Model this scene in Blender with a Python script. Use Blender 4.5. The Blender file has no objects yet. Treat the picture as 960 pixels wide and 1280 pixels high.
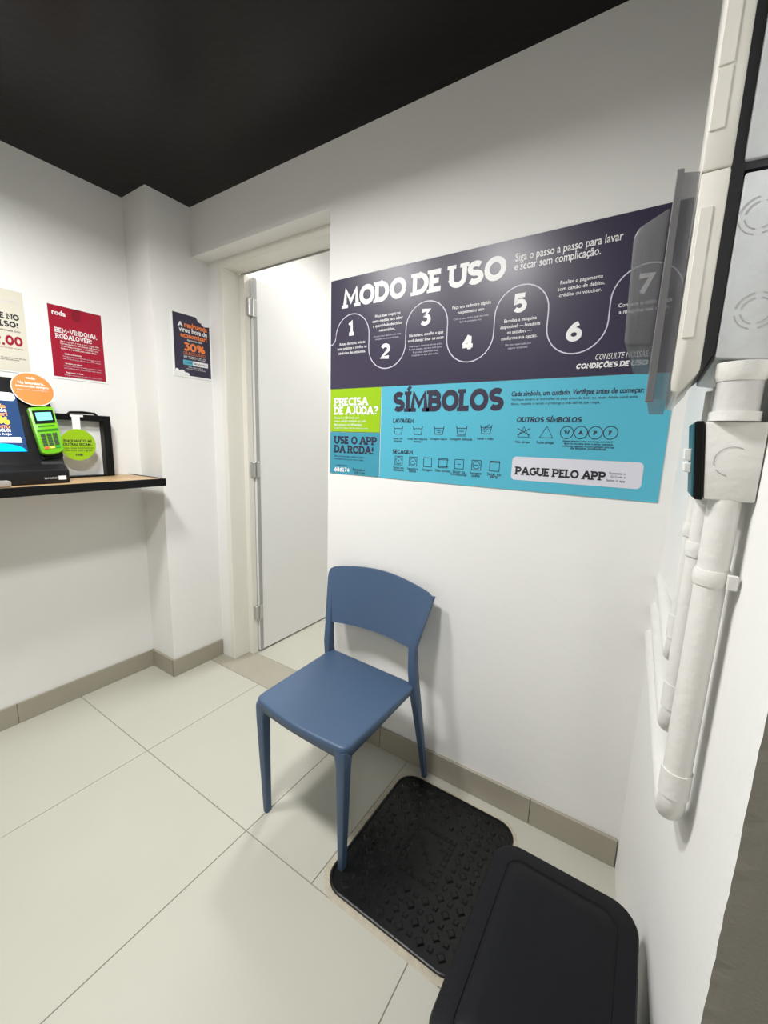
import bpy, bmesh, math, random
from mathutils import Vector, Matrix
random.seed(7)
SC = bpy.context.scene
COL = SC.collection

# ------------------------------------------------------------ camera, light, exposure
F_PX, YAW, PITCH, ROLL = 512.486, 0.57138, 0.17419, 0.03164
CAM = Vector((2.32612, -1.37772, 1.35))
FW = Vector((-math.sin(YAW) * math.cos(PITCH), math.cos(YAW) * math.cos(PITCH), -math.sin(PITCH)))
_r = FW.cross(Vector((0, 0, 1))).normalized()
_u = _r.cross(FW)
RT = math.cos(ROLL) * _r + math.sin(ROLL) * _u
UP = -math.sin(ROLL) * _r + math.cos(ROLL) * _u
cd = bpy.data.cameras.new('camera')
cam = bpy.data.objects.new('camera', cd)
COL.objects.link(cam)
cd.sensor_fit = 'HORIZONTAL'
cd.sensor_width = 36.0
cd.lens = F_PX / 960 * 36
cd.clip_start = 0.02
cam.matrix_world = Matrix(((RT.x, UP.x, -FW.x, CAM.x), (RT.y, UP.y, -FW.y, CAM.y), (RT.z, UP.z, -FW.z, CAM.z), (0, 0, 0, 1)))
SC.camera = cam
SC.view_settings.view_transform = 'Standard'
SC.view_settings.look = 'None'
SC.view_settings.gamma = 1
SC.view_settings.use_curve_mapping = False
SC.view_settings.exposure = 0.42
w = bpy.data.worlds.new('world')
SC.world = w
w.use_nodes = True
w.node_tree.nodes['Background'].inputs[0].default_value = (0.9, 0.95, 1, 1)
w.node_tree.nodes['Background'].inputs[1].default_value = 0.02

HC = 2.475          # ceiling height
# x, y, watts, size, z of the ceiling lamps (fixtures are built further down)
LAMPS = [(1.50, -1.12, 17.0, 0.20, HC - 0.09), (0.86, -1.00, 16.0, 0.20, HC - 0.09), (2.9, -2.6, 7.0, 0.30, HC - 0.09)]
SPREAD = math.radians(168)
BACK_LAMP = (0.62, 1.05, 22.0, 0.3, 2.90)


def area(name, x, y, z, watts, size, spread=math.pi):
    l = bpy.data.lights.new(name, 'AREA')
    l.energy = watts
    l.size = size
    l.color = (1.0, 0.99, 0.97)
    l.spread = spread
    o = bpy.data.objects.new(name, l)
    COL.objects.link(o)
    o.location = (x, y, z)
    return o


# ------------------------------------------------------------ pixel helpers (a pixel is a direction)
def ray(px, py):
    return FW + RT * ((px - 480) / F_PX) - UP * ((py - 640) / F_PX)


def proj(P):
    d = Vector(P) - CAM
    z = d.dot(FW)
    return 480 + F_PX * d.dot(RT) / z, 640 - F_PX * d.dot(UP) / z


class Plane:
    """surface with origin o, reading direction u, up direction v, normal n"""
    def __init__(s, o, u, v):
        s.o, s.u, s.v = Vector(o), Vector(u).normalized(), Vector(v).normalized()
        s.n = s.u.cross(s.v)

    def uv(s, px, py):
        d = ray(px, py)
        t = (s.o - CAM).dot(s.n) / d.dot(s.n)
        P = CAM + d * t - s.o
        return P.dot(s.u), P.dot(s.v)

    def u_at(s, v, px):
        a, b = -3.0, 3.0
        u0 = s.uv(px, 500)[0]
        a, b = u0 - .3, u0 + .3
        for _ in range(40):
            m = (a + b) / 2
            if proj(s.at(m, v))[0] < px:
                a = m
            else:
                b = m
        return (a + b) / 2

    def at(s, u, v, h=0.0):
        return s.o + s.u * u + s.v * v + s.n * h


# ------------------------------------------------------------ materials
MATS = {}


def mat(name, col, rough=0.5, metal=0.0, spec=0.5, noise=0.0, nscale=8.0, bump=0.0, bscale=60.0, **kw):
    if name in MATS:
        return MATS[name]
    m = bpy.data.materials.new(name)
    m.use_nodes = True
    nt = m.node_tree
    b = nt.nodes['Principled BSDF']
    c = tuple(col) + (1,)
    b.inputs['Base Color'].default_value = c
    b.inputs['Roughness'].default_value = rough
    b.inputs['Metallic'].default_value = metal
    b.inputs['Specular IOR Level'].default_value = spec
    tc = nt.nodes.new('ShaderNodeTexCoord')
    if noise:
        n = nt.nodes.new('ShaderNodeTexNoise')
        n.inputs['Scale'].default_value = nscale
        n.inputs['Detail'].default_value = 5
        nt.links.new(tc.outputs['Object'], n.inputs['Vector'])
        mx = nt.nodes.new('ShaderNodeMix')
        mx.data_type = 'RGBA'
        mx.inputs[6].default_value = tuple(x * (1 - noise) for x in col) + (1,)
        mx.inputs[7].default_value = tuple(min(1, x * (1 + noise)) for x in col) + (1,)
        nt.links.new(n.outputs['Fac'], mx.inputs[0])
        nt.links.new(mx.outputs[2], b.inputs['Base Color'])
    if bump:
        n2 = nt.nodes.new('ShaderNodeTexNoise')
        n2.inputs['Scale'].default_value = bscale
        n2.inputs['Detail'].default_value = 4
        nt.links.new(tc.outputs['Object'], n2.inputs['Vector'])
        bp = nt.nodes.new('ShaderNodeBump')
        bp.inputs['Strength'].default_value = bump
        bp.inputs['Distance'].default_value = 0.01
        nt.links.new(n2.outputs['Fac'], bp.inputs['Height'])
        nt.links.new(bp.outputs['Normal'], b.inputs['Normal'])
    for k, v in kw.items():
        b.inputs[k.replace('_', ' ')].default_value = v
    MATS[name] = m
    return m


def srgb(r, g, b):
    f = lambda c: ((c / 255 + .055) / 1.055) ** 2.4 if c > 10 else c / 255 / 12.92
    return (f(r), f(g), f(b))


M_WALL = mat('white_plaster', (0.83, 0.825, 0.805), 0.6, spec=0.25, noise=0.015, nscale=3, bump=0.12, bscale=25)
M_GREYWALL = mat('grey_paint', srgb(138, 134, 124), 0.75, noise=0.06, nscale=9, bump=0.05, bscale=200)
M_CEIL = mat('black_ceiling', (0.0045, 0.0038, 0.0034), 0.32, spec=0.2, noise=0.2, nscale=5, bump=0.1, bscale=30)
M_TILE = mat('porcelain_tile', srgb(186, 185, 173), 0.42, spec=0.4, noise=0.035, nscale=4)
M_TILE2 = mat('threshold_stone', srgb(164, 160, 145), 0.5, noise=0.07, nscale=14)
M_GROUT = mat('grout', srgb(136, 132, 120), 0.85, noise=0.15, nscale=30)
M_BASE = mat('skirting_tile', srgb(160, 154, 139), 0.45, noise=0.05, nscale=10)
M_JAMB = mat('cream_paint', (0.80, 0.78, 0.71), 0.5, noise=0.02)
M_DOOR = mat('white_laminate', (0.80, 0.80, 0.785), 0.4, noise=0.01)
M_STEEL = mat('brushed_steel', (0.55, 0.55, 0.54), 0.35, metal=0.9)
M_SEAL = mat('grey_seal', (0.36, 0.36, 0.35), 0.6)
M_BLUE = mat('blue_plastic', srgb(67, 89, 117), 0.42, spec=0.45, noise=0.02, nscale=40, bump=0.05, bscale=300)
M_IRON = mat('black_rubber', (0.0045, 0.0045, 0.0045), 0.33, spec=0.35, noise=0.5, nscale=20, bump=0.12, bscale=60)
M_MORTAR = mat('mortar', srgb(186, 178, 160), 0.9, noise=0.2, nscale=40, bump=0.5, bscale=120)
M_BIN = mat('black_plastic', (0.006, 0.006, 0.008), 0.45, spec=0.18, noise=0.15, nscale=60, bump=0.08, bscale=250)
M_BLACK = mat('black_metal', (0.004, 0.004, 0.0045), 0.42, spec=0.2)
M_WOOD = mat('shelf_wood', srgb(192, 160, 118), 0.4, noise=0.18, nscale=9)
M_KIOSK = mat('kiosk_plastic', (0.010, 0.010, 0.011), 0.38, spec=0.22)
M_PVC = mat('painted_pvc', (0.74, 0.73, 0.70), 0.38, spec=0.45, noise=0.06, nscale=14, bump=0.15, bscale=60)
M_PVC2 = mat('grey_smeared_pvc', (0.60, 0.595, 0.58), 0.42, noise=0.14, nscale=22, bump=0.15, bscale=40)
M_GREYBOX = mat('dusty_grey_box', (0.56, 0.58, 0.59), 0.45, noise=0.17, nscale=16, bump=0.1, bscale=50)
M_COVER = mat('cream_abs', (0.76, 0.74, 0.68), 0.3, noise=0.02)
M_DARKGAP = mat('dark_backing', (0.02, 0.02, 0.024), 0.5)
M_TEAL = mat('teal_backing', srgb(40, 92, 102), 0.4)
M_WHITEP = mat('white_plastic', (0.82, 0.82, 0.80), 0.35)
M_PURPLE = mat('purple_vinyl', srgb(56, 50, 72), 0.33, spec=0.45, noise=0.03)
M_CYAN = mat('cyan_vinyl', srgb(84, 176, 200), 0.4, spec=0.4, noise=0.02)
M_TEALV = mat('teal_vinyl', srgb(64, 148, 172), 0.4, spec=0.4, noise=0.02)
M_LIME = mat('lime_vinyl', srgb(148, 190, 10), 0.4, spec=0.4, noise=0.02)
M_RED = mat('red_print', srgb(158, 20, 46), 0.35, spec=0.4, noise=0.04)
M_RED2 = mat('deep_red_print', srgb(132, 6, 34), 0.35)
M_BEIGE = mat('beige_print', srgb(214, 210, 194), 0.45, noise=0.02)
M_NAVY = mat('navy_ink', srgb(44, 38, 62), 0.45)
M_INK = mat('dark_ink', srgb(34, 34, 40), 0.5)
M_WHITE = mat('white_ink', (0.80, 0.80, 0.80), 0.45)
M_PALE = mat('pale_grey_label', srgb(212, 212, 222), 0.4)
M_ORANGE = mat('orange_ink', srgb(240, 130, 60), 0.45)
M_PAPER = mat('paper_white', (0.82, 0.82, 0.82), 0.5)
M_CLEAR = mat('clear_sleeve', (0.86, 0.87, 0.86), 0.2)
M_GREENDEV = mat('green_shell', srgb(104, 180, 18), 0.3)
M_GREENDK = mat('dark_green_print', srgb(40, 110, 10), 0.4)
M_KEY = mat('dark_keys', srgb(46, 66, 40), 0.5)
M_YELLOW = mat('yellow_ink', srgb(250, 205, 90), 0.45)
M_LINE = mat('lilac_ink', srgb(205, 200, 215), 0.45)


def emis(name, col, s):
    m = mat(name, col, 0.2)
    b = m.node_tree.nodes['Principled BSDF']
    b.inputs['Emission Color'].default_value = tuple(col) + (1,)
    b.inputs['Emission Strength'].default_value = s
    return m


M_LCD = emis('lit_lcd', srgb(110, 220, 200), 0.75)
M_SCR = emis('lit_screen_navy', srgb(38, 62, 100), 0.55)
M_SCR_W = emis('lit_screen_white', srgb(240, 240, 240), 0.7)
M_SCR_B = emis('lit_screen_blue', srgb(0, 165, 235), 0.8)
M_SCR_O = emis('lit_screen_orange', srgb(250, 150, 80), 0.7)
M_SCR_Y = emis('lit_screen_yellow', srgb(255, 205, 70), 0.8)
M_LED = emis('lamp_diffuser', (1, 0.98, 0.94), 5.0)


def smoke_mat(name, f, c):
    m = bpy.data.materials.new(name)
    m.use_nodes = True
    nt = m.node_tree
    for n in list(nt.nodes):
        nt.nodes.remove(n)
    out = nt.nodes.new('ShaderNodeOutputMaterial')
    tr = nt.nodes.new('ShaderNodeBsdfTransparent')
    tr.inputs[0].default_value = (0.72, 0.72, 0.73, 1)
    di = nt.nodes.new('ShaderNodeBsdfPrincipled')
    di.inputs['Base Color'].default_value = (c, c, c * 1.02, 1)
    di.inputs['Roughness'].default_value = 0.32
    mx = nt.nodes.new('ShaderNodeMixShader')
    mx.inputs[0].default_value = f
    nt.links.new(tr.outputs[0], mx.inputs[1])
    nt.links.new(di.outputs[0], mx.inputs[2])
    nt.links.new(mx.outputs[0], out.inputs[0])
    return m


M_SMOKE = smoke_mat('smoked_polycarbonate', .33, .36)
M_SMOKE2 = smoke_mat('smoked_bar', .62, .22)

# ------------------------------------------------------------ object helpers
ORG = {}


def tag(o, label, cat, group=None):
    o['label'] = label
    o['category'] = cat
    if group:
        o['group'] = group
    return o


def thing(name, loc, label, cat, group=None):
    o = bpy.data.objects.new(name, None)
    COL.objects.link(o)
    o.empty_display_size = 0.05
    o.location = loc
    ORG[o.name] = Vector(loc)
    return tag(o, label, cat, group)


def obj(name, geo, m, parent=None, smooth=False, label=None, origin=None):
    """geo = (verts in world space, faces) -> one mesh object; parts share the frame of their thing"""
    vs, fs = geo
    vs = [Vector(v) for v in vs]
    if parent is not None:
        org = ORG[parent.name]
    elif origin is not None:
        org = Vector(origin)
    else:
        xs, ys, zs = zip(*[tuple(v) for v in vs])
        org = Vector(((min(xs) + max(xs)) / 2, (min(ys) + max(ys)) / 2, min(zs)))
    me = bpy.data.meshes.new(name)
    me.from_pydata([v - org for v in vs], [], fs)
    bm = bmesh.new()
    bm.from_mesh(me)
    bmesh.ops.recalc_face_normals(bm, faces=bm.faces)
    bm.to_mesh(me)
    bm.free()
    if not isinstance(m, (list, tuple)):
        m = [m]
    for k in m:
        me.materials.append(k)
    o = bpy.data.objects.new(name, me)
    COL.objects.link(o)
    if parent is None:
        o.location = org
    else:
        o.parent = parent
    ORG[o.name] = org
    if smooth:
        for p in me.polygons:
            p.use_smooth = True
        if smooth != 'all':
            try:
                me.set_sharp_from_angle(angle=math.radians(40))
            except Exception:
                pass
    if label:
        o['label'] = label
    return o


def structure(o):
    o['kind'] = 'structure'
    return o


def join(*geos):
    V, Fs = [], []
    for v, f in geos:
        k = len(V)
        V += list(v)
        Fs += [tuple(i + k for i in q) for q in f]
    return V, Fs


def box(x0, x1, y0, y1, z0, z1):
    v = [(x0, y0, z0), (x1, y0, z0), (x1, y1, z0), (x0, y1, z0), (x0, y0, z1), (x1, y0, z1), (x1, y1, z1), (x0, y1, z1)]
    return v, [(0, 3, 2, 1), (4, 5, 6, 7), (0, 1, 5, 4), (1, 2, 6, 5), (2, 3, 7, 6), (3, 0, 4, 7)]


def bevel(geo, w=0.003, seg=2):
    bm = bmesh.new()
    vs = [bm.verts.new(v) for v in geo[0]]
    for f in geo[1]:
        bm.faces.new([vs[i] for i in f])
    bmesh.ops.recalc_face_normals(bm, faces=bm.faces)
    bmesh.ops.bevel(bm, geom=bm.edges[:] + bm.verts[:], offset=w, segments=seg, affect='EDGES', profile=0.5)
    bm.verts.index_update()
    out = [tuple(v.co) for v in bm.verts], [tuple(v.index for v in f.verts) for f in bm.faces]
    bm.free()
    return out


def loft(rings, cap0=True, cap1=True):
    n = len(rings[0])
    V = [p for r in rings for p in r]
    Fs = []
    for k in range(len(rings) - 1):
        for i in range(n):
            j = (i + 1) % n
            Fs.append((k * n + i, k * n + j, (k + 1) * n + j, (k + 1) * n + i))
    if cap0:
        Fs.append(tuple(range(n)))
    if cap1:
        Fs.append(tuple((len(rings) - 1) * n + i for i in range(n)))
    return V, Fs


def rrect(cx, cy, w, h, r, seg=5):
    """rounded rectangle, list of 2D points"""
    pts = []
    for sx, sy, a in ((1, 1, 0), (-1, 1, 90), (-1, -1, 180), (1, -1, 270)):
        for k in range(seg + 1):
            t = math.radians(a + 90 * k / seg)
            pts.append((cx + sx * (w / 2 - r) + r * math.cos(t), cy + sy * (h / 2 - r) + r * math.sin(t)))
    return pts


def prism(pl, pts, h0, h1):
    """2D outline on a Plane, extruded along its normal"""
    return loft([[pl.at(a, b, h0) for a, b in pts], [pl.at(a, b, h1) for a, b in pts]])


def tube(path, rad, n=16, caps=True):
    path = [Vector(p) for p in path]
    rads = rad if isinstance(rad, (list, tuple)) else [rad] * len(path)
    rings = []
    t0 = (path[1] - path[0]).normalized()
    ref = Vector((0, 0, 1)) if abs(t0.z) < 0.9 else Vector((1, 0, 0))
    a = t0.cross(ref).normalized()
    for i, p in enumerate(path):
        if i == 0:
            t = path[1] - path[0]
        elif i == len(path) - 1:
            t = path[-1] - path[-2]
        else:
            t = (path[i + 1] - path[i]).normalized() + (path[i] - path[i - 1]).normalized()
        t.normalize()
        a = (a - t * a.dot(t)).normalized()
        b = t.cross(a)
        rings.append([p + (a * math.cos(2 * math.pi * k / n) + b * math.sin(2 * math.pi * k / n)) * rads[i] for k in range(n)])
    return loft(rings, caps, caps)


# ------------------------------------------------------------ flat print: strokes, slab capitals, small text
def ribbon(pts, t, closed=False):
    """2D centre line -> list of 2D quads"""
    P = [Vector(p) for p in pts]
    n = len(P)
    L, R = [], []
    for i in range(n):
        if closed:
            d0, d1 = (P[i] - P[i - 1]), (P[(i + 1) % n] - P[i])
        else:
            d0 = P[i] - P[i - 1] if i > 0 else P[1] - P[0]
            d1 = P[i + 1] - P[i] if i < n - 1 else P[-1] - P[-2]
        d0, d1 = d0.normalized(), d1.normalized()
        n0, n1 = Vector((-d0.y, d0.x)), Vector((-d1.y, d1.x))
        m = n0 + n1
        m = m.normalized() if m.length > 1e-6 else n0
        k = 1 / max(0.72, m.dot(n0))
        L.append(P[i] + m * (t / 2 * k))
        R.append(P[i] - m * (t / 2 * k))
    q = [(L[i], L[i + 1], R[i + 1], R[i]) for i in range(n - 1)]
    if closed:
        q.append((L[-1], L[0], R[0], R[-1]))
    return q


def arc(cx, cy, rx, ry, a0, a1, n=12):
    return [(cx + rx * math.cos(math.radians(a0 + (a1 - a0) * k / n)), cy + ry * math.sin(math.radians(a0 + (a1 - a0) * k / n))) for k in range(n + 1)]


def quads_geo(pl, quads, h):
    V, Fs = [], []
    for q in quads:
        k = len(V)
        lv = 0
        if isinstance(q[-1], (int, float)):
            q, lv = q[:-1], q[-1]
        V += [pl.at(p[0], p[1], h + lv * .00004) for p in q]
        Fs.append(tuple(range(k, k + len(q))))
    return V, Fs


# glyph: advance width, centre-line strokes on a 0..1 high body, slab marks (x, y) where a stem ends
G = {
    'A': (.78, [[(0, 0), (.34, 1), (.44, 1), (.78, 0)], [(.13, .33), (.65, .33)]], [(0, 0), (.78, 0)]),
    'B': (.6, [[(0, 0), (0, 1), (.3, 1)] + arc(.3, .76, .25, .24, 90, -90, 8) + [(0, .52)], [(0, .52), (.3, .52)] + arc(.32, .26, .28, .26, 90, -90, 8) + [(0, 0)]], [(0, 0), (0, 1)]),
    'C': (.68, [arc(.4, .5, .4, .5, 45, 315, 16)], []),
    'D': (.68, [[(0, 0), (0, 1), (.25, 1)] + arc(.25, .5, .43, .5, 90, -90, 12) + [(0, 0)]], [(0, 0), (0, 1)]),
    'E': (.47, [[(.52, 1), (0, 1), (0, 0), (.54, 0)], [(0, .5), (.42, .5)]], [(0, 0), (0, 1)]),
    'F': (.5, [[(.52, 1), (0, 1), (0, 0)], [(0, .5), (.42, .5)]], [(0, 0), (0, 1)]),
    'G': (.72, [arc(.4, .5, .4, .5, 45, 330, 16) + [(.74, .46), (.46, .46)]], []),
    'H': (.66, [[(0, 0), (0, 1)], [(.66, 0), (.66, 1)], [(0, .5), (.66, .5)]], [(0, 0), (0, 1), (.66, 0), (.66, 1)]),
    'I': (.12, [[(.06, 0), (.06, 1)]], [(.06, 0), (.06, 1)]),
    'J': (.46, [[(.4, 1), (.4, .28)] + arc(.2, .24, .2, .24, 0, -150, 8)], [(.4, 1)]),
    'L': (.36, [[(0, 1), (0, 0), (.46, 0)]], [(0, 1), (0, 0)]),
    'M': (.9, [[(0, 0), (.08, 1), (.45, .25), (.82, 1), (.9, 0)]], [(0, 0), (.9, 0)]),
    'N': (.68, [[(0, 0), (0, 1), (.68, 0), (.68, 1)]], [(0, 0), (.68, 1)]),
    'O': (.8, [arc(.4, .5, .4, .5, 0, 360, 22)], []),
    'P': (.58, [[(0, 0), (0, 1), (.28, 1)] + arc(.3, .72, .28, .28, 90, -90, 10) + [(0, .44)]], [(0, 0), (0, 1)]),
    'Q': (.8, [arc(.4, .5, .4, .5, 0, 360, 22), [(.5, .2), (.8, -.08)]], []),
    'R': (.62, [[(0, 0), (0, 1), (.28, 1)] + arc(.3, .74, .28, .26, 90, -90, 10) + [(0, .48)], [(.28, .48), (.62, 0)]], [(0, 0), (0, 1), (.64, 0)]),
    'S': (.58, [arc(.29, .75, .28, .25, 35, 255, 12) + arc(.29, .25, .29, .25, 75, -145, 12)], []),
    'T': (.62, [[(0, 1), (.62, 1)], [(.31, 1), (.31, 0)]], [(.31, 0)]),
    'U': (.68, [[(0, 1), (0, .34)] + arc(.34, .34, .34, .34, 180, 360, 12) + [(.68, 1)]], [(0, 1), (.68, 1)]),
    'V': (.74, [[(0, 1), (.37, 0), (.74, 1)]], [(0, 1), (.74, 1)]),
    'W': (1.05, [[(0, 1), (.26, 0), (.52, .9), (.78, 0), (1.05, 1)]], [(0, 1), (1.05, 1)]),
    'X': (.68, [[(0, 0), (.68, 1)], [(0, 1), (.68, 0)]], []),
    'Z': (.56, [[(0, 1), (.56, 1), (0, 0), (.56, 0)]], []),
    '0': (.62, [arc(.31, .5, .31, .5, 0, 360, 18)], []),
    '1': (.36, [[(0, .78), (.22, 1), (.22, 0)], [(0, 0), (.42, 0)]], []),
    '2': (.56, [arc(.28, .72, .28, .28, 160, -25, 10) + [(0, 0), (.58, 0)]], []),
    '3': (.56, [[(.02, 1), (.54, 1), (.26, .62)] + arc(.27, .31, .29, .31, 85, -145, 12)], []),
    '4': (.6, [[(.42, 0), (.42, .96)], [(.40, 1), (.02, .28)], [(-.02, .26), (.64, .26)]], []),
    '5': (.56, [[(.54, 1), (.08, 1), (.05, .54)] + arc(.27, .31, .29, .31, 115, -145, 12)], []),
    '6': (.58, [[(.5, 1), (.28, .86), (.1, .6), (.02, .32)], arc(.3, .3, .28, .3, 0, 360, 18)], []),
    '7': (.56, [[(0, 1), (.56, 1), (.18, 0)]], []),
    '8': (.58, [arc(.29, .75, .24, .25, 0, 360, 14), arc(.29, .26, .29, .26, 0, 360, 14)], []),
    '%': (.9, [arc(.17, .78, .17, .22, 0, 360, 12), arc(.73, .22, .17, .22, 0, 360, 12), [(.14, 0), (.76, 1)]], []),
    '?': (.48, [arc(.24, .74, .24, .26, 165, -60, 10) + [(.22, .34)], [(.22, .1), (.22, -.06)]], []),
    '!': (.12, [[(.06, 1), (.06, .32)], [(.06, .1), (.06, -.06)]], []),
    '.': (.1, [[(.05, .06), (.05, -.08)]], []),
    ',': (.12, [[(.09, .07), (.02, -.22)]], []),
    '-': (.34, [[(0, .45), (.34, .45)]], []),
    '(': (.2, [arc(.3, .5, .28, .68, 130, 230, 8)], []),
    ')': (.2, [arc(-.1, .5, .28, .68, 50, -50, 8)], []),
}
ACC = {'Í': ('I', 'a'), 'Ç': ('C', 'c'), 'Õ': ('O', 't'), 'Ê': ('E', 'a')}


def slab_quads(s, weight=.2, slab=.10, space=.27):
    """string -> quads with cap height 1, and total width"""
    x, Q = weight / 2, []
    k = 1 - weight
    for ch in s:
        if ch == ' ':
            x += .34
            continue
        base, acc = ACC.get(ch, (ch, None))
        wd, strokes, marks = G[base]
        f = lambda p: (x + p[0] * .95, weight / 2 + p[1] * k)
        lv = 0
        for st in strokes:
            cl = len(st) > 12 and Vector(st[0]).to_2d().length >= 0 and (Vector(st[0]) - Vector(st[-1])).length < 1e-4
            lv += 1
            Q += [tuple(q) + (lv + .3 * (qi % 3),) for qi, q in enumerate(ribbon([f(p) for p in (st[:-1] if cl else st)], weight, cl))]
        for mx, my in marks:
            cx, cy = f((mx, my))
            hw = weight / 2 + slab
            y0, y1 = (cy - weight / 2, cy + weight * .18) if my < .5 else (cy - weight * .18, cy + weight / 2)
            lv += 1
            Q.append((Vector((cx - hw, y0)), Vector((cx + hw, y0)), Vector((cx + hw, y1)), Vector((cx - hw, y1)), lv))
        if acc == 'a':
            Q += ribbon([f((wd / 2 - .02, 1.22)), f((wd / 2 + .18, 1.5))], weight * .75)
        if acc == 'c':
            Q += ribbon([f((wd / 2 + .05, -.05)), f((wd / 2 + .0, -.3))], weight * .7)
        if acc == 't':
            Q += ribbon([f((wd / 2 - .24, 1.25)), f((wd / 2 - .08, 1.36)), f((wd / 2 + .08, 1.25)), f((wd / 2 + .24, 1.36))], weight * .6)
        x += wd * .95 + space
    return Q, x - space + weight / 2


def tq(Q, f):
    return [[f(p) for p in q[:4]] + ([q[4]] if len(q) > 4 else []) for q in Q]


def slab(name, parent, pl, s, l, r, top, m, h=.0006, weight=.2, shear=0.0, label=None, split=False):
    """slab capitals: l=(px,py) base line start, r = px x where the line ends, top = py of cap height at the start"""
    u0, v0 = pl.uv(*l)
    v1 = pl.uv(l[0], top)[1]
    u1 = pl.u_at(v0, r)
    Q, wd = slab_quads(s, weight)
    sx, sy = (u1 - u0) / wd, v1 - v0
    if split:
        x = 0.0
        _, wd0 = slab_quads('I', weight)
        for i, chx in enumerate(s):
            if chx == ' ':
                x += .34
                continue
            q1, w1 = slab_quads(chx, weight)
            x1 = x
            obj(name, quads_geo(pl, tq(q1, lambda p: (u0 + (p[0] + x1) * sx, v0 + p[1] * sy)), h), m, parent)
            x += w1 - weight + .27
        return
    Q = tq(Q, lambda p: (u0 + p[0] * sx + shear * p[1] * sy, v0 + p[1] * sy))
    return obj(name, quads_geo(pl, Q, h), m, parent, label=label)


_cap = None


def small(name, parent, pl, s, l, r, m, h=.0006, capv=None, bold=.0, shear=0.0, cx=None):
    """lower-case print with the built-in font, fitted between two pixels on its base line"""
    u0, v0 = pl.uv(*l)
    u1 = pl.u_at(v0, r)
    return small_uv(name, parent, pl, s, u0, u1, v0, m, h, capv, bold, shear)


def small_uv(name, parent, pl, s, u0, u1, v0, m, h=.0006, capv=None, bold=.0, shear=0.0):
    c = bpy.data.curves.new('t', 'FONT')
    c.body = s
    c.size = 1
    c.resolution_u = 2
    c.offset = bold
    c.shear = shear
    o = bpy.data.objects.new('t', c)
    COL.objects.link(o)
    me = bpy.data.meshes.new_from_object(o)
    xs = [v.co.x for v in me.vertices]
    ys = [v.co.y for v in me.vertices]
    sx = (u1 - u0) / (max(xs) - min(xs))
    sy = capv / .72 if capv else sx * 1.05
    V = [pl.at(u0 + (v.co.x - min(xs)) * sx, v0 + v.co.y * sy, h) for v in me.vertices]
    Fs = [tuple(p.vertices) for p in me.polygons]
    bpy.data.objects.remove(o)
    bpy.data.curves.remove(c)
    bpy.data.meshes.remove(me)
    return obj(name, (V, Fs), m, parent)


def strokes(name, parent, pl, lines, t, m, h=.0006):
    Q = []
    for st, cl in lines:
        Q += ribbon(st, t, cl)
    return obj(name, quads_geo(pl, Q, h), m, parent)


# ------------------------------------------------------------ room shell
XP, YP = 0.2134, -0.2199       # pillar face / pillar side
XR, SL = 2.3835, 0.0917        # right wall foot at the corner, and how far it leans off square
YE = -0.830                    # near end of the right wall
X_OP, Z_OP = 1.143, 2.245      # right edge and top of the door opening


def wall_x(y):
    return XR - SL * y


structure(obj('wall_left', box(-.15, 0, -4, YP, 0, HC), M_WALL))
structure(obj('wall_pillar', join(box(-.15, XP, YP, .09, 0, HC), box(-.15, .335, .09, .2, 0, HC)), [M_WALL]))
structure(obj('wall_back', join(box(XP, X_OP, 0, .2, Z_OP, HC), box(X_OP, 2.6, 0, .2, 0, HC)), M_WALL))
# right wall: white face, grey painted end with a ragged paint edge
rv = []
n = 160
for k in range(n + 1):
    z = HC * k / n
    rv.append((wall_x(YE) + random.uniform(-.0006, .0006), YE + random.uniform(0, .0012), z))
far = [(XR, 0, p[2]) for p in rv]
mid = [(wall_x(YE + .02), YE + .02, p[2]) for p in rv]
end = [(wall_x(YE) + .02, YE, p[2]) for p in rv]
out = [(4.1, YE, p[2]) for p in rv]
st = lambda a, b: (a + b, [(k, k + 1, n + 2 + k, n + 1 + k) for k in range(n)])
structure(obj('wall_right', join(st(far, mid), st(mid, rv)), M_WALL))
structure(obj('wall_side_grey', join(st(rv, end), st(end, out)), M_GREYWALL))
structure(obj('wall_far', box(4.1, 4.25, -4, YE, 0, HC), M_WALL))
structure(obj('wall_front', box(-.15, 4.25, -4.15, -4, 0, HC), M_WALL))
structure(obj('ceiling', box(-.15, 4.25, -4.15, .2, HC, HC + .1), M_CEIL))
# the room behind the door
structure(obj('wall_annex', join(box(-.45, -.3, .2, 2.1, 0, 3.0), box(-.45, 2.1, 2.0, 2.1, 0, 3.0), box(2.0, 2.1, .2, 2.0, 0, 3.0), box(-.45, 2.1, .201, .22, HC, 3.0)), M_WALL))
structure(obj('ceiling_annex', box(-.45, 2.1, .2, 2.1, 3.0, 3.05), M_WALL))

# floor: grout bed, then each tile
fl = structure(obj('floor', box(-.45, 4.25, -4.15, 2.1, -.05, -.003), M_GROUT, origin=(0, 0, 0)))
GAP = .0011


def tile(x0, x1, y0, y1, m=M_TILE, z=0.0, parent=None, name='tile'):
    x0, x1, y0, y1 = x0 + GAP, x1 - GAP, y0 + GAP, y1 - GAP
    b = .0012
    lo = [(x0, y0, -.02), (x1, y0, -.02), (x1, y1, -.02), (x0, y1, -.02)]
    mi = [(x, y, z - b) for x, y, _ in lo]
    hi = [(x0 + b, y0 + b, z), (x1 - b, y0 + b, z), (x1 - b, y1 - b, z), (x0 + b, y1 - b, z)]
    return obj(name, loft([lo, mi, hi], False, True), m, parent or fl)


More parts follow.
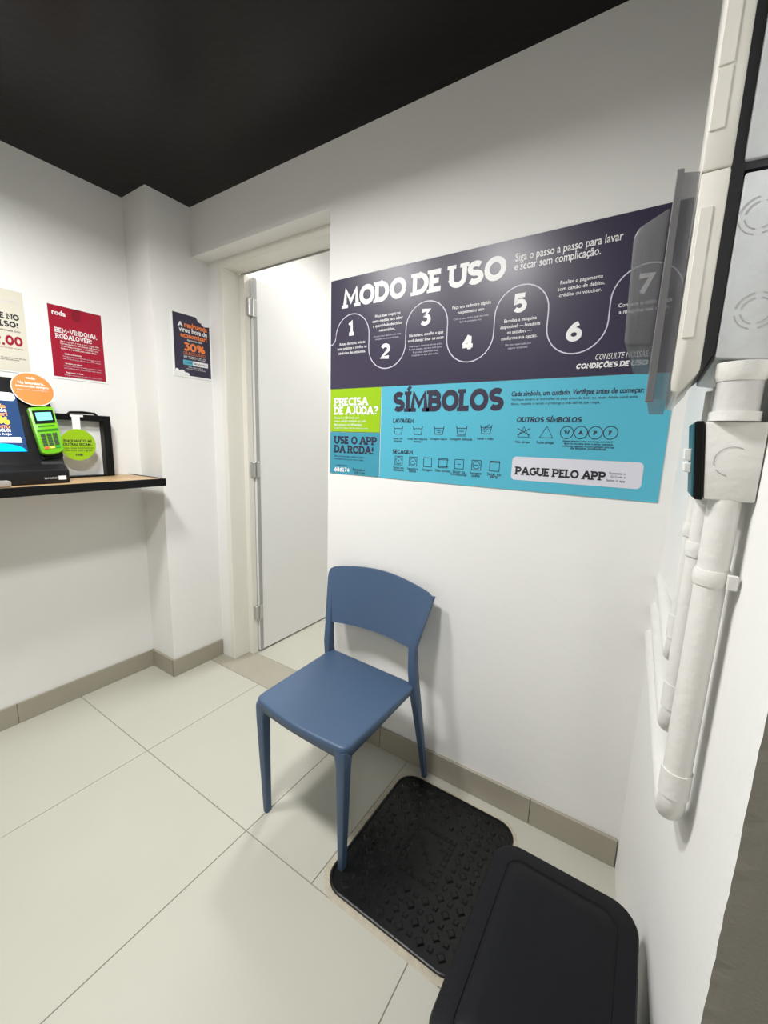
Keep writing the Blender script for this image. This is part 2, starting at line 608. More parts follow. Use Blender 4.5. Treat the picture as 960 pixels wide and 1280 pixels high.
P = .647
YL = -.602
ys = [.0, YL] + [YL - P * k for k in range(1, 6)]
for r in range(len(ys) - 1):
    y1, y0 = ys[r], max(ys[r + 1], -4.0)
    xs = [0.0, .654, 1.301, 1.948, 2.595, 3.242, 3.889, 4.1]
    if r == 0:
        xs = [0.0, .654, 1.301, 1.605, 2.4]
    for a, b in zip(xs[:-1], xs[1:]):
        if r > 0 or True:
            tile(a, b, y0, y1)
tile(2.4, 2.595, ys[1], -.3)
tile(XP, 1.3, .0, .215, M_TILE2, name='threshold_tile')
for a, b in ((-.3, .30), (.30, .948), (.948, 1.6), (1.6, 2.0)):
    for c, d in ((.215, .86), (.86, 1.51), (1.51, 2.0)):
        tile(a, b, c, d)

# skirting
BH = .10


def skirting(name, a, b, nrm, cuts):
    """tiles standing along a wall foot from a to b"""
    a, b, nrm = Vector(a), Vector(b), Vector(nrm)
    d = (b - a).normalized()
    L = (b - a).length
    back = structure(obj(name, loft([[a + nrm * .0, b + nrm * .0, b + nrm * .006, a + nrm * .006], [p + Vector((0, 0, BH - .002)) for p in (a, b, b + nrm * .006, a + nrm * .006)]]), M_GROUT))
    ts = [0] + cuts + [L]
    for s, e in zip(ts[:-1], ts[1:]):
        s, e = s + .001, e - .001
        p = [a + d * s + nrm * .003, a + d * e + nrm * .003, a + d * e + nrm * .012, a + d * s + nrm * .012]
        lo = p
        hi = [q + Vector((0, 0, BH)) for q in p]
        obj('tile', bevel(loft([lo, hi]), .001, 1), M_BASE, back)


skirting('baseboard_left', (0, -4, 0), (0, YP, 0), (1, 0, 0), [.55, 1.2, 1.85, 2.5, 3.15])
skirting('baseboard_pillar_side', (0, YP, 0), (XP, YP, 0), (0, -1, 0), [])
skirting('baseboard_pillar', (XP, YP - .012, 0), (XP, .085, 0), (1, 0, 0), [])
skirting('baseboard_back', (X_OP, 0, 0), (XR - .002, 0, 0), (0, -1, 0), [.32, .965])

# ------------------------------------------------------------ door
dr = structure(obj('door_1', join(box(.335, .375, .195, .232, 0, 2.2)), M_JAMB))
obj('jamb', bevel(box(.30, .337, .088, .198, 0, 2.235), .002, 1), M_JAMB, dr)
obj('head', bevel(box(.30, 1.20, .092, .20, 2.205, 2.245), .002, 1), M_JAMB, dr)
obj('jamb', bevel(box(1.143, 1.16, .092, .20, 0, 2.205), .002, 1), M_JAMB, dr)
obj('rebate_seal', box(.337, .3395, .1985, .203, .0, 2.2), M_SEAL, dr)
obj('rebate_strip', box(.337, .343, .205, .229, .01, 2.19), M_SEAL, dr)
obj('head_seal', box(.34, 1.15, .199, .204, 2.198, 2.206), M_SEAL, dr)
leaf = obj('door_leaf', bevel(box(.355, .39, .238, 1.02, .012, 2.195), .0015, 1), M_DOOR, dr)
obj('edge_band', box(.3905, .3935, .2385, .262, .012, 2.195), M_SEAL, leaf)
for z in (2.04, 1.155, .27):
    hg = obj('hinge', bevel(box(.372, .3965, .207, .232, z - .045, z + .045), .003, 1), M_STEEL, dr, label='grey steel butt hinge')
    obj('hinge_plate', bevel(box(.391, .3965, .236, .262, z - .045, z + .045), .002, 1), M_STEEL, hg)
    obj('knuckle', tube([(.399, .235, z - .046), (.399, .235, z + .046)], .0055, 10), M_STEEL, hg, True)

# ------------------------------------------------------------ wall signs on the back wall
WB = Plane((0, -.003, 0), (1, 0, 0), (0, 0, 1))


def sign(name, label, pts, m, pl=WB, back=.003, lab2='sign', group=None):
    us = [p[0] for p in pts]
    vs = [p[1] for p in pts]
    t = thing(name, pl.at(sum(us) / len(us), min(vs)), label, lab2, group)
    obj('panel', prism(pl, pts, -back + .0002, 0), m, t)
    return t


ZT, ZM, ZB = 1.972, 1.553, 1.200
XB0, XB1 = 1.1545, 2.353
sg = sign('instruction_sign', 'long dark purple sign numbered one to seven with large white title lettering', [(XB0, ZM), (XB1, ZM), (XB1, ZT), (XB0, ZT)], M_PURPLE)
slab('title_letter', sg, WB, 'MODO DE USO', (429, 386), 632, 361.5, M_WHITE, weight=.245, split=True)
# winding line through the seven steps
cx = [1.265 + .1655 * k for k in range(7)]
R = .0828
path = [(XB0, 1.727)] + arc(XB0 + .0, 1.757, .0275, .030, -90, 0, 6)[1:]
path = arc(XB0, 1.757, .0275, .030, -90, 0, 6)
for k, c in enumerate(cx):
    if k % 2 == 0:
        path += arc(c, 1.753, R, R, 180, 0, 16)
    else:
        path += arc(c, 1.702, R, R, 180, 360, 16)
path = [p for p in path if p[0] < XB1 - .01]
strokes('winding_line', sg, WB, [(path, False)], .0034, M_LINE)
for k, c in enumerate(cx):
    z = 1.7835 if k % 2 == 0 else 1.682
    Q, wd = slab_quads(str(k + 1), .235)
    hh = .057
    Q = tq(Q, lambda p: (c - .005 + (p[0] - wd / 2) * hh, z - hh / 2 + p[1] * hh))
    obj('step_number', quads_geo(WB, Q, .0006), M_WHITE, sg)
steps = [
    ['Antes de tudo, leia as', 'boas práticas e confira os', 'símbolos das etiquetas.'],
    ['Meça suas roupas no', 'cesto medida para saber', 'a quantidade de ciclos', 'necessários.'],
    ['No totem, escolha o que', 'você deseja: lavar ou secar.'],
    ['Faça um cadastro rápido', 'no primeiro uso.'],
    ['Escolha a máquina', 'disponível — lavadora', 'ou secadora —', 'conforme sua opção.'],
    ['Realize o pagamento', 'com cartão de débito,', 'crédito ou voucher.'],
    ['Comece o ciclo e siga', 'a máquina até o fim.']]
fine = [[], ['O cesto cheio equivale a um ciclo', 'completo na máquina de lavar.'],
        ['Uma lavagem comporta até dez quilos.', 'Roupas pesadas, não lave tudo junto.', 'Se precisar, separe em duas', 'máquinas ou faça dois ciclos.'],
        ['Com os seus dados, tudo fica mais', 'fácil da próxima vez.'], ['Ela fica reservada por', 'alguns instantes.'], [], []]
topz = [1.722, 1.808, 1.722, 1.795, 1.730, 1.818, 1.733]
for k, c in enumerate(cx):
    z = topz[k]
    for s in steps[k]:
        wdt = min(.146, len(s) * .0059)
        small_uv('step_text', sg, WB, s, c - wdt / 2, c + wdt / 2, z, M_WHITE, capv=.0105, bold=.012)
        z -= .0175
    z -= .001
    for s in fine[k]:
        wdt = min(.135, len(s) * .0037)
        small_uv('fine_print', sg, WB, s, c - wdt / 2, c + wdt / 2, z, M_LINE, capv=.006)
        z -= .0105
small('subtitle', sg, WB, 'Siga o passo a passo para lavar', (644, 327), 779, M_WHITE, bold=.012, capv=.0235)
small('subtitle', sg, WB, 'e secar sem complicação.', (643, 338.5), 751, M_WHITE, bold=.012, capv=.0235)
small('terms_text', sg, WB, 'CONSULTE NOSSAS', (744, 450), 810, M_WHITE, shear=.2, capv=.017)
slab('terms_heading', sg, WB, 'CONDIÇÕES DE USO', (719.5, 461.5), 809, 455, M_WHITE, weight=.24, shear=.15)

# lime help sign
XG0, XG1 = 1.1555, 1.410
gs = sign('help_sign', 'small lime green sign under the left end of the purple sign', [(XG0, 1.3785), (XG1, 1.3785), (XG1, 1.5515), (XG0, 1.5515)], M_LIME)
slab('heading', gs, WB, 'PRECISA', (418, 507.5), 460, 497.5, M_WHITE, weight=.24)
slab('heading', gs, WB, 'DE AJUDA?', (418, 518.5), 472.5, 508.5, M_WHITE, weight=.24)
small('help_text', gs, WB, 'Escaneie o QR Code com', (418, 523.5), 449, M_WHITE, bold=.01)
small('help_text', gs, WB, 'nosso celular também ou pelo', (418, 527.7), 458, M_WHITE, bold=.01)
small('help_text', gs, WB, 'fale conosco no WhatsApp.', (418, 532), 453, M_WHITE, bold=.01)
small('fine_print', gs, WB, 'Atendimento todos os dias, das oito às vinte horas', (418, 535.6), 460, M_WHITE)

# teal app sign
ts = sign('app_sign', 'small teal sign with dark two line heading beneath the lime sign', [(XG0, 1.2015), (XG1, 1.2015), (XG1, 1.3755), (XG0, 1.3755)], M_TEALV)
slab('heading', ts, WB, 'USE O APP', (418, 554.5), 471, 544.8, M_NAVY, weight=.23)
slab('heading', ts, WB, 'DA RODA!', (418, 565.5), 467, 556, M_NAVY, weight=.23)
small('app_text', ts, WB, 'Baixe na loja de apps, cadastre e pague', (418, 570.5), 455, M_NAVY)
small('app_text', ts, WB, 'sua lavagem com desconto. Use o código', (418, 574), 454, M_NAVY)
small('code_caption', ts, WB, 'Código da loja', (420, 582), 434, M_NAVY)
slab('store_code', ts, WB, '686174', (418, 589), 437, 583.3, M_WHITE, weight=.24)
small('app_text', ts, WB, 'Escaneie o', (441, 588), 456, M_NAVY, bold=.01)
small('app_text', ts, WB, 'QR Code', (443, 592), 456, M_NAVY, bold=.01)

# cyan symbols sign
cs = sign('symbols_sign', 'wide cyan laundry symbols sign below the purple sign', [(1.4145, ZB), (2.353, ZB), (2.353, ZM - .0015), (1.4145, ZM - .0015)], M_CYAN)
slab('title_letter', cs, WB, 'SÍMBOLOS', (491, 515), 629, 490, M_NAVY, weight=.26, split=True)
slab('heading', cs, WB, 'LAVAGEM', (491.5, 528.5), 517.5, 523.3, M_NAVY, weight=.22)
slab('heading', cs, WB, 'SECAGEM', (490.7, 566.5), 516, 561.5, M_NAVY, weight=.22)
slab('heading', cs, WB, 'OUTROS SÍMBOLOS', (645.5, 527.8), 726.5, 521.3, M_NAVY, weight=.22, shear=.12)
small('subtitle', cs, WB, 'Cada símbolo, um cuidado. Verifique antes de começar.', (639.3, 495.3), 805, M_NAVY, bold=.02, shear=.2, capv=.0155)
small('care_text', cs, WB, 'Verifique sempre as instruções da peça antes de lavar ou secar. Assim você evita', (639, 501), 797, M_NAVY)
small('care_text', cs, WB, 'danos, respeita o tecido e prolonga a vida útil de sua roupa.', (638.5, 506.3), 750, M_NAVY)


def wuv(x, y):
    return WB.uv(x, y)


LW = .0021
for i, (px, py) in enumerate([(497.8, 538), (522.3, 538.3), (548.7, 538), (577, 538), (607.5, 537)]):
    u, v = wuv(px, py)
    a = .020
    L = [([(u - a, v + a * .8), (u - a * .72, v - a * .7), (u + a * .72, v - a * .7), (u + a, v + a * .8)], False),
         ([(u - a * .92, v + a * .5)] + [(u - a * .92 + a * 1.84 * t / 8, v + a * (.5 - .22 * abs(math.sin(t * math.pi / 2.67)))) for t in range(1, 9)], False)]
    if i == 2:
        L += [([(u - .008, v - .002), (u + .008, v - .002)], False), ([(u - .006, v - .008), (u + .006, v - .008)], False)]
    if i == 3:
        L += [([(u - a * .9, v - a * .95), (u + a * .9, v - a * .95)], False), ([(u - .009, v - .003), (u + .009, v - .003)], False)]
    if i == 4:
        L += [([(u - .010, v - .004), (u - .002, v + .008), (u + .012, v + .018)], False), ([(u - .006, v - .008), (u + .008, v + .004)], False)]
    strokes('wash_symbol', cs, WB, L, LW, M_NAVY)
    caps = [['Lavar em', 'máquina'], ['Lavar em máquina', 'normal'], ['Lavagem suave'], ['Lavagem delicada'], ['Lavar à mão']][i]
    for j, s in enumerate(caps):
        hw = len(s) * .0026
        small_uv('symbol_caption', cs, WB, s, u - hw, u + hw, v - .034 - .0095 * j, M_NAVY, bold=.01)
for i, (px, py) in enumerate([(498.4, 575.6), (516.2, 576.8), (534.6, 577.8), (553.8, 579), (574, 580.2), (595.4, 581.5), (618.2, 582.8)]):
    u, v = wuv(px, py)
    a = .0165
    sq = [(u - a, v - a), (u + a, v - a), (u + a, v + a), (u - a, v + a)]
    L = [(sq, True)]
    if i in (0, 1, 5):
        L.append((arc(u, v, a * .78, a * .78, 0, 330, 12), False))
    if i == 0:
        L.append((arc(u, v, .0022, .0022, 0, 300, 6), False))
    if i in (1, 4, 5):
        L.append(([(u - .006, v), (u + .006, v)], False))
    if i == 3:
        L += [([(u - a * 1.35, v + a * .75), (u + a * 1.35, v + a * .75)], False), ([(u - a * 1.35, v - a * .75), (u + a * 1.35, v - a * .75)], False)]
    if i == 6:
        L.append(([(u - a, v + a * .8), (u + a, v + a * .8)], False))
    strokes('dry_symbol', cs, WB, L, LW, M_NAVY)
    caps = [['Secar em', 'secadora'], ['Secadora', 'baixa'], ['Secagem'], ['Não torcer'], ['Secar na', 'horizontal'], ['Secagem', 'suave'], ['Secar no', 'varal']][i]
    for j, s in enumerate(caps):
        hw = len(s) * .0030
        small_uv('symbol_caption', cs, WB, s, u - hw, u + hw, v - .032 - .009 * j, M_NAVY, bold=.01)
u, v = wuv(654.5, 540.5)
a = .018
strokes('bleach_symbol', cs, WB, [([(u - a, v - a * .8), (u + a, v - a * .8), (u, v + a)], True), ([(u - a * 1.1, v - a * .5), (u + a * 1.1, v + a * .7)], False), ([(u - a * 1.1, v + a * .7), (u + a * 1.1, v - a * .5)], False)], LW, M_NAVY)
small_uv('symbol_caption', cs, WB, 'Não alvejar', u - .024, u + .024, v - .034, M_NAVY, bold=.01)
u, v = wuv(683, 541)
strokes('bleach_symbol', cs, WB, [([(u - a * 1.1, v - a * .85), (u + a * 1.1, v - a * .85), (u, v + a * 1.1)], True)], LW, M_NAVY)
small_uv('symbol_caption', cs, WB, 'Pode alvejar', u - .027, u + .027, v - .034, M_NAVY, bold=.01)
for ch, px, py in (('W', 708.5, 540.7), ('A', 726, 540.7), ('P', 744.2, 541), ('F', 763.2, 541)):
    u, v = wuv(px, py)
    strokes('cleaning_symbol', cs, WB, [(arc(u, v, .0185, .0185, 0, 360, 20)[:-1], True)], LW, M_NAVY)
    Q, wd = slab_quads(ch, .26)
    hh = .0115
    obj('cleaning_letter', quads_geo(WB, tq(Q, lambda p: (u + (p[0] - wd / 2) * hh, v + (p[1] - .5) * hh)), .0006), M_NAVY, cs)
for j, s in enumerate(['Apenas limpeza a seco com lavagem úmida. E a', 'água se usa para lavar e secar: solvente', 'conforme etiqueta. Procure sempre uma loja', 'de limpeza profissional.']):
    small('care_text', cs, WB, s, (703 + 2 * (j % 2) + (8 if j == 3 else 0), 552.0 + j * 3.2), 768 - 2 * (j % 2) - (8 if j == 3 else 0), M_NAVY, bold=.01)
ua, va = wuv(638.5, 599)
ub, vb = wuv(803.5, 593)
pv0, pv1 = 1.2335, 1.3095
obj('pay_label', prism(WB, rrect((ua + ub) / 2, (pv0 + pv1) / 2, ub - ua, pv1 - pv0, .013), .0003, .0006), M_PALE, cs)
slab('pay_heading', cs, WB, 'PAGUE PELO APP', (644, 593), 756.5, 583, M_INK, h=.0010, weight=.23)
for s, l, r in (('Escaneie o', (761.5, 592.8), 782), ('QrCode e', (763, 597), 781.5), ('baixe o app', (758, 601.5), 781)):
    small('pay_text', cs, WB, s, l, r, M_INK, h=.0010)

# ------------------------------------------------------------ posters on the left wall and the pillar
WL = Plane((.0025, 0, 0), (0, 1, 0), (0, 0, 1))
WP = Plane((XP + .0025, 0, 0), (0, 1, 0), (0, 0, 1))


def poster(name, label, pl, u0, u1, v0, v1, m, border=.009):
    t = thing(name, pl.at((u0 + u1) / 2, v0), label, 'poster')
    obj('clear_sleeve', prism(pl, [(u0 - border, v0 - border), (u1 + border, v0 - border), (u1 + border, v1 + border), (u0 - border, v1 + border)], -.0023, 0), M_CLEAR, t)
    obj('sheet', prism(pl, [(u0, v0), (u1, v0), (u1, v1), (u0, v1)], .0, .0006), m, t)
    return t


po = poster('wall_poster', 'red poster with white lettering above the picture frame', WL, -.571, -.358, 1.590, 1.899, M_RED)
H2 = .0012
small('logo_text', po, WL, 'roda', (64.5, 392), 82, M_WHITE, h=H2, bold=.03)
uc = -.463
obj('flag_mark', prism(WL, [(uc - .018, 1.899)] + [(uc + x, z) for x, z in arc(0, 1.862, .018, .018, 180, 360, 8)] + [(uc + .018, 1.899)], .0007, .0010), M_RED2, po)
slab('heading', po, WL, 'BEM-VINDO(A),', (68.5, 414.5), 121.5, 408.5, M_WHITE, h=H2, weight=.2)
slab('heading', po, WL, 'RODALOVER!', (69.5, 422), 115, 416, M_WHITE, h=H2, weight=.2)
vz = 1.745
for s in ('Aqui você lava e seca as suas roupas com', 'a praticidade de um sistema self-service,', 'em um espaço moderno, confortável e com', 'tudo o que precisa para cuidar delas.'):
    small_uv('body_text', po, WL, s, -.535, -.535 + len(s) * .0039, vz, M_WHITE, h=H2, bold=.01)
    vz -= .0105
for s in ('Sabão e amaciante', 'Lavagens por minuto', 'Pagamento na hora'):
    vz -= .012
    small_uv('body_heading', po, WL, s, -.523, -.455, vz, M_WHITE, h=H2, bold=.02)
    for q in ('Dosagem automática em todas as lavagens e ciclos', 'sem nenhum custo adicional para você, cliente'):
        vz -= .0105
        small_uv('body_text', po, WL, q, -.53, -.376, vz, M_LINE, h=H2)
    vz -= .008

pb = poster('wall_poster', 'beige poster with a red price cut by the left edge of the photo', WL, -.872, -.655, 1.590, 1.915, M_BEIGE, .006)
slab('heading', pb, WL, 'LAVE NO', (-28, 399), 21, 394.5, M_INK, h=H2, weight=.25) if False else None


def slab_uv(name, parent, pl, s, u0, u1, v0, cap, m, h=H2, weight=.24):
    Q, wd = slab_quads(s, weight)
    sx = (u1 - u0) / wd
    return obj(name, quads_geo(pl, tq(Q, lambda p: (u0 + p[0] * sx, v0 + p[1] * cap)), h), m, parent)


slab_uv('heading', pb, WL, 'LAVE NO', -.795, -.675, 1.797, .024, M_INK)
slab_uv('heading', pb, WL, 'AVULSO!', -.805, -.680, 1.766, .024, M_INK)
small_uv('caption', pb, WL, 'sem taxa para cada ciclo', -.79, -.676, 1.749, M_INK, h=H2, bold=.01)
slab_uv('price', pb, WL, '12,00', -.790, -.672, 1.693, .040, M_RED)
small_uv('caption', pb, WL, 'por ciclo de lavar ou secar', -.77, -.672, 1.680, M_RED, h=H2)
small_uv('fine_print', pb, WL, 'Consulte as condições de uso no totem da loja', -.83, -.668, 1.640, M_INK, h=H2)
small_uv('fine_print', pb, WL, 'ou fale com o nosso atendimento', -.81, -.69, 1.632, M_INK, h=H2)
strokes('swirl_line', pb, WL, [([(-.87 + .0215 * k, 1.862 + .02 * math.sin(k * .7) + .0025 * k) for k in range(10)], False), (arc(-.715, 1.845, .05, .028, 20, 200, 14), False)], .002, M_PALE, h=.0010)

pd = poster('wall_poster', 'dark purple poster with orange lettering on the pillar', WP, -.122, .083, 1.652, 1.955, M_NAVY)
slab_uv('heading', pd, WP, 'A', -.095, -.072, 1.893, .022, M_WHITE)
small_uv('heading_text', pd, WP, 'madrugada', -.062, .068, 1.893, M_ORANGE, h=H2, bold=.03, capv=.026)
small_uv('heading_text', pd, WP, 'virou hora de', -.092, .068, 1.868, M_WHITE, h=H2, bold=.03, capv=.024)
small_uv('heading_text', pd, WP, 'economizar!', -.085, .065, 1.842, M_ORANGE, h=H2, bold=.03, capv=.024)
small_uv('caption', pd, WP, 'Aproveite com', -.05, .035, 1.827, M_WHITE, h=H2, bold=.01)
slab_uv('discount', pd, WP, '30%', -.072, .052, 1.776, .042, M_ORANGE)
small_uv('heading_text', pd, WP, 'DE DESCONTO', -.072, .055, 1.758, M_ORANGE, h=H2, bold=.0, capv=.014)
small_uv('heading_text', pd, WP, 'EM TODO CICLO!', -.072, .053, 1.739, M_WHITE, h=H2, capv=.014)
obj('code_label', prism(WP, [(-.022, 1.706), (.066, 1.706), (.066, 1.730), (-.022, 1.730)], .0007, .0010), M_PAPER, pd)
obj('code_label', prism(WP, [(-.077, 1.706), (-.022, 1.706), (-.022, 1.730), (-.077, 1.730)], .0007, .0010), M_CYAN, pd)
small_uv('code_text', pd, WP, 'CUPOM', -.070, -.03, 1.713, M_NAVY, h=.0014, bold=.01)
small_uv('code_text', pd, WP, 'MADRUGADA', -.015, .06, 1.713, M_NAVY, h=.0014, bold=.01)
small_uv('fine_print', pd, WP, 'Válido todos os dias da', -.05, .035, 1.694, M_WHITE, h=H2)
small_uv('fine_print', pd, WP, 'meia-noite até as seis da manhã', -.062, .05, 1.685, M_WHITE, h=H2)
obj('cloud_print', prism(WP, [(.083, 1.955), (.005, 1.955)] + arc(.035, 1.945, .022, .014, 180, 270, 5) + arc(.055, 1.927, .018, .010, 170, 300, 6) + [(.083, 1.922)], .0007, .0010), M_PAPER, pd)
obj('cloud_print', prism(WP, [(-.122, 1.652), (-.045, 1.652)] + arc(-.058, 1.656, .014, .011, 0, 120, 5) + arc(-.085, 1.664, .016, .014, 20, 150, 6) + arc(-.112, 1.672, .010, .010, 40, 180, 5), .0007, .0010), M_PAPER, pd)

# ------------------------------------------------------------ shelf with what stands on it
SZ, SX, SY = 1.13, .337, -.272
sh = thing('wall_shelf', (0, -1.0, SZ - .036), 'wooden shelf with thick black edge fixed to the left wall', 'shelf')
obj('shelf_board', box(.003, SX - .012, -1.9, SY - .012, SZ - .030, SZ - .002), M_WOOD, sh)
obj('edge_rail', bevel(box(SX - .013, SX, -1.9, SY, SZ - .036, SZ), .001, 1), M_BLACK, sh, label='black front edge rail')
obj('edge_rail', bevel(box(.003, SX - .012, SY - .013, SY, SZ - .036, SZ), .001, 1), M_BLACK, sh)
obj('bracket', bevel(box(.003, .03, -1.85, SY - .03, SZ - .05, SZ - .031), .001, 1), M_BLACK, sh)

# black self-service terminal, leaning back
KP = Plane((.245, 0, SZ + .012), (0, 1, 0), (-math.sin(math.radians(19)), 0, math.cos(math.radians(19))))
k_u1 = KP.uv(84, 590)[0]
k_u0 = k_u1 - .50
kt = KP.uv(2, 470)[1]
ko = thing('payment_kiosk', (.15, (k_u0 + k_u1) / 2, SZ), 'black self-service terminal with lit screen standing on the shelf', 'kiosk')


def kiosk_body():
    # side outline in x,z swept along y, right top corner falls away
    prof = [(.085, SZ), (.262, SZ), (.262, SZ + .055), (KP.at(0, .07).x, KP.at(0, .07).z), (KP.at(0, kt).x, KP.at(0, kt).z), (KP.at(0, kt).x - .03, KP.at(0, kt).z - .01), (.09, SZ + .12)]
    yt = KP.uv(64, 505)[0]
    def ring(y, sh=0):
        out = []
        for i, (x, z) in enumerate(prof):
            f = max(0, (z - SZ) / (kt))
            yy = y - (k_u1 - yt) * f * sh
            out.append((x, yy, z))
        return out
    return loft([ring(k_u0), ring(k_u1, 1)])


kb = obj('kiosk_body', bevel(kiosk_body(), .008, 3), M_KIOSK, ko, True)
su, sv = KP.uv(35, 565)
su2, sv2 = KP.uv(14, 491)
obj('screen', prism(KP, [(k_u0 + .04, sv), (su, sv), (su2 + .012, sv2), (k_u0 + .04, sv2)], .0, .002), M_SCR, ko)
sc2 = su2
sr = lambda v: su + (su2 + .012 - su) * (v - sv) / (sv2 - sv)
hs = sv2 - sv
obj('screen_cloud', prism(KP, rrect(sr(sv2) - .055, sv2 - .018, .10, .034, .014), .0021, .0026), M_SCR_W, ko)
obj('screen_wave', prism(KP, [(sr(sv) - .30, sv + .002), (sr(sv) - .004, sv + .002)] + arc(sr(sv) - .10, sv + .006, .094, .030, 0, 180, 14), .0021, .0026), M_SCR_B, ko)
for f, s, m_, cap, wd in ((.73, 'madrugada', M_SCR_O, .017, .115), (.665, 'virou hora de', M_SCR_W, .016, .12), (.60, 'economizar!', M_SCR_O, .016, .115), (.455, '30%', M_SCR_Y, .034, .095), (.39, 'DE DESCONTO', M_SCR_O, .012, .105), (.335, 'EM TODO CICLO!', M_SCR_W, .012, .11), (.28, 'Aproveite hoje', M_SCR_W, .009, .10)):
    v = sv + hs * f
    u1 = sr(v) - .040
    if s == '30%':
        slab_uv('screen_text', ko, KP, s, u1 - wd, u1 + .004, v, cap, m_, h=.0026)
    else:
        small_uv('screen_text', ko, KP, s, u1 - wd, u1, v, m_, h=.0026, capv=cap, bold=.02)
v = sv + hs * .155
obj('screen_button', prism(KP, [(sr(v) - .20, v), (sr(v) - .012, v), (sr(v + .022) - .014, v + .022), (sr(v) - .20, v + .022)], .0021, .0026), M_SCR_W, ko)
small_uv('brand_text', ko, Plane((.2632, 0, 0), (0, 1, 0), (0, 0, 1)), 'terminal', k_u1 - .090, k_u1 - .048, SZ + .019, M_PALE, h=.0005)
obj('brand_badge', prism(Plane((.2632, 0, 0), (0, 1, 0), (0, 0, 1)), [(k_u1 - .042, SZ + .014), (k_u1 - .015, SZ + .014), (k_u1 - .015, SZ + .030), (k_u1 - .042, SZ + .030)], .0, .0006), M_PAPER, ko)
obj('speaker_plate', prism(KP, rrect(k_u1 - .045, .055, .075, .05, .006), .0, .003), M_DARKGAP, ko)

# card reader in a holder on the right half of the terminal
CP = Plane(KP.at(0, 0, .022), KP.u, KP.v)
cu = [CP.uv(*q) for q in ((33.5, 511), (65, 510), (79, 563), (51, 567))]
cr = thing('card_reader', CP.at(cu[3][0], cu[3][1]), 'bright green card payment terminal with lit display and keypad', 'card reader')


def cpos(a, b):
    """bilinear position on the reader face, a across, b down"""
    (x0, y0), (x1, y1), (x2, y2), (x3, y3) = cu
    t = (x0 + (x1 - x0) * a, y0 + (y1 - y0) * a)
    q = (x3 + (x2 - x3) * a, y3 + (y2 - y3) * a)
    return t[0] + (q[0] - t[0]) * b, t[1] + (q[1] - t[1]) * b


def cquad(a0, a1, b0, b1):
    return [cpos(a0, b1), cpos(a1, b1), cpos(a1, b0), cpos(a0, b0)]


outl = [cpos(0, 0), cpos(.3, -.015), cpos(.7, -.015), cpos(1, 0), cpos(1.02, .5), cpos(1, 1), cpos(.8, 1.045), cpos(.5, 1.06), cpos(.2, 1.045), cpos(0, 1), cpos(-.02, .5)]
obj('reader_body', bevel(prism(CP, outl, -.012, .014), .004, 2), M_GREENDEV, cr, True)
obj('holder', bevel(prism(CP, cquad(.05, 1.02, .55, 1.12), -.0215, -.012), .003, 2), M_KIOSK, cr)
obj('display_bezel', prism(CP, cquad(.1, .93, .07, .37), .0143, .0148), M_BLACK, cr)
obj('display', prism(CP, cquad(.2, .83, .12, .3), .0149, .0153), M_LCD, cr)
obj('slot', prism(CP, cquad(.16, .85, .415, .445), .0143, .0148), M_GREENDK, cr)
obj('slot', prism(CP, cquad(.08, .95, .50, .55), .0143, .0148), M_GREENDK, cr)
for r in range(4):
    for c in range(3):
        a0 = .16 + c * .25
        b0 = .60 + r * .072
        obj('key', prism(CP, cquad(a0, a0 + .19, b0, b0 + .055), .0143, .0165), M_KEY, cr)
for a0, m_ in ((.16, mat('red_key', srgb(230, 90, 40), .4)), (.41, M_YELLOW), (.66, mat('green_key', srgb(30, 150, 60), .4))):
    obj('key', prism(CP, cquad(a0, a0 + .19, .89, .94), .0143, .0165), m_, cr)

# orange disc standing on the terminal
OP = Plane(KP.at(0, 0, .013), KP.u, KP.v)
oc = OP.uv(41.5, 486.5)
orx = OP.uv(67, 491)[0] - oc[0]
od = thing('round_sticker', OP.at(*oc), 'orange round tag on the upper corner of the black terminal', 'sticker')
obj('tag_disc', prism(OP, arc(oc[0], oc[1], .072, .072, 0, 354, 40), -.0015, 0), M_PAPER, od)
obj('tag_print', prism(OP, arc(oc[0], oc[1], .069, .069, 0, 354, 40), .0001, .0004), M_ORANGE, od)
obj('tag_stem', prism(OP, [(oc[0] - .02, oc[1] - .05), (oc[0] + .02, oc[1] - .05), (oc[0] + .02, oc[1] + .03), (oc[0] - .02, oc[1] + .03)], -.0128, -.0015), M_KIOSK, od)
small_uv('tag_text', od, OP, 'roda', oc[0] - .016, oc[0] + .014, oc[1] + .042, M_WHITE, h=.0009, bold=.03)
small_uv('tag_text', od, OP, 'Na lavanderia,', oc[0] - .046, oc[0] + .042, oc[1] + .020, M_WHITE, h=.0009, bold=.02)
small_uv('tag_text', od, OP, 'economize sempre', oc[0] - .056, oc[0] + .054, oc[1] + .006, M_WHITE, h=.0009, bold=.02)
small_uv('tag_text', od, OP, 'aponte a câmera e baixe já o aplicativo', oc[0] - .055, oc[0] + .05, oc[1] - .007, M_PALE, h=.0009)

# black framed board leaning on the wall
FX = .012
fy0, fy1, fz0, fz1 = -.66, -.378, SZ, SZ + .292
pf = thing('picture_frame', (.03, (fy0 + fy1) / 2, SZ), 'deep black frame with white panel standing on the shelf', 'frame')
b = .034
obj('frame_bar', bevel(box(FX, FX + .05, fy1 - b, fy1, fz0, fz1), .002, 1), M_BLACK, pf)
obj('frame_bar', bevel(box(FX, FX + .05, fy0, fy0 + b, fz0, fz1), .002, 1), M_BLACK, pf)
obj('frame_bar', bevel(box(FX, FX + .05, fy0 + b, fy1 - b, fz1 - b * .8, fz1), .002, 1), M_BLACK, pf)
obj('frame_bar', bevel(box(FX, FX + .05, fy0 + b, fy1 - b, fz0, fz0 + .006), .002, 1), M_BLACK, pf)
obj('back_panel', box(FX, FX + .008, fy0 + b, fy1 - b, fz0 + .006, fz1 - b * .8), M_PAPER, pf)
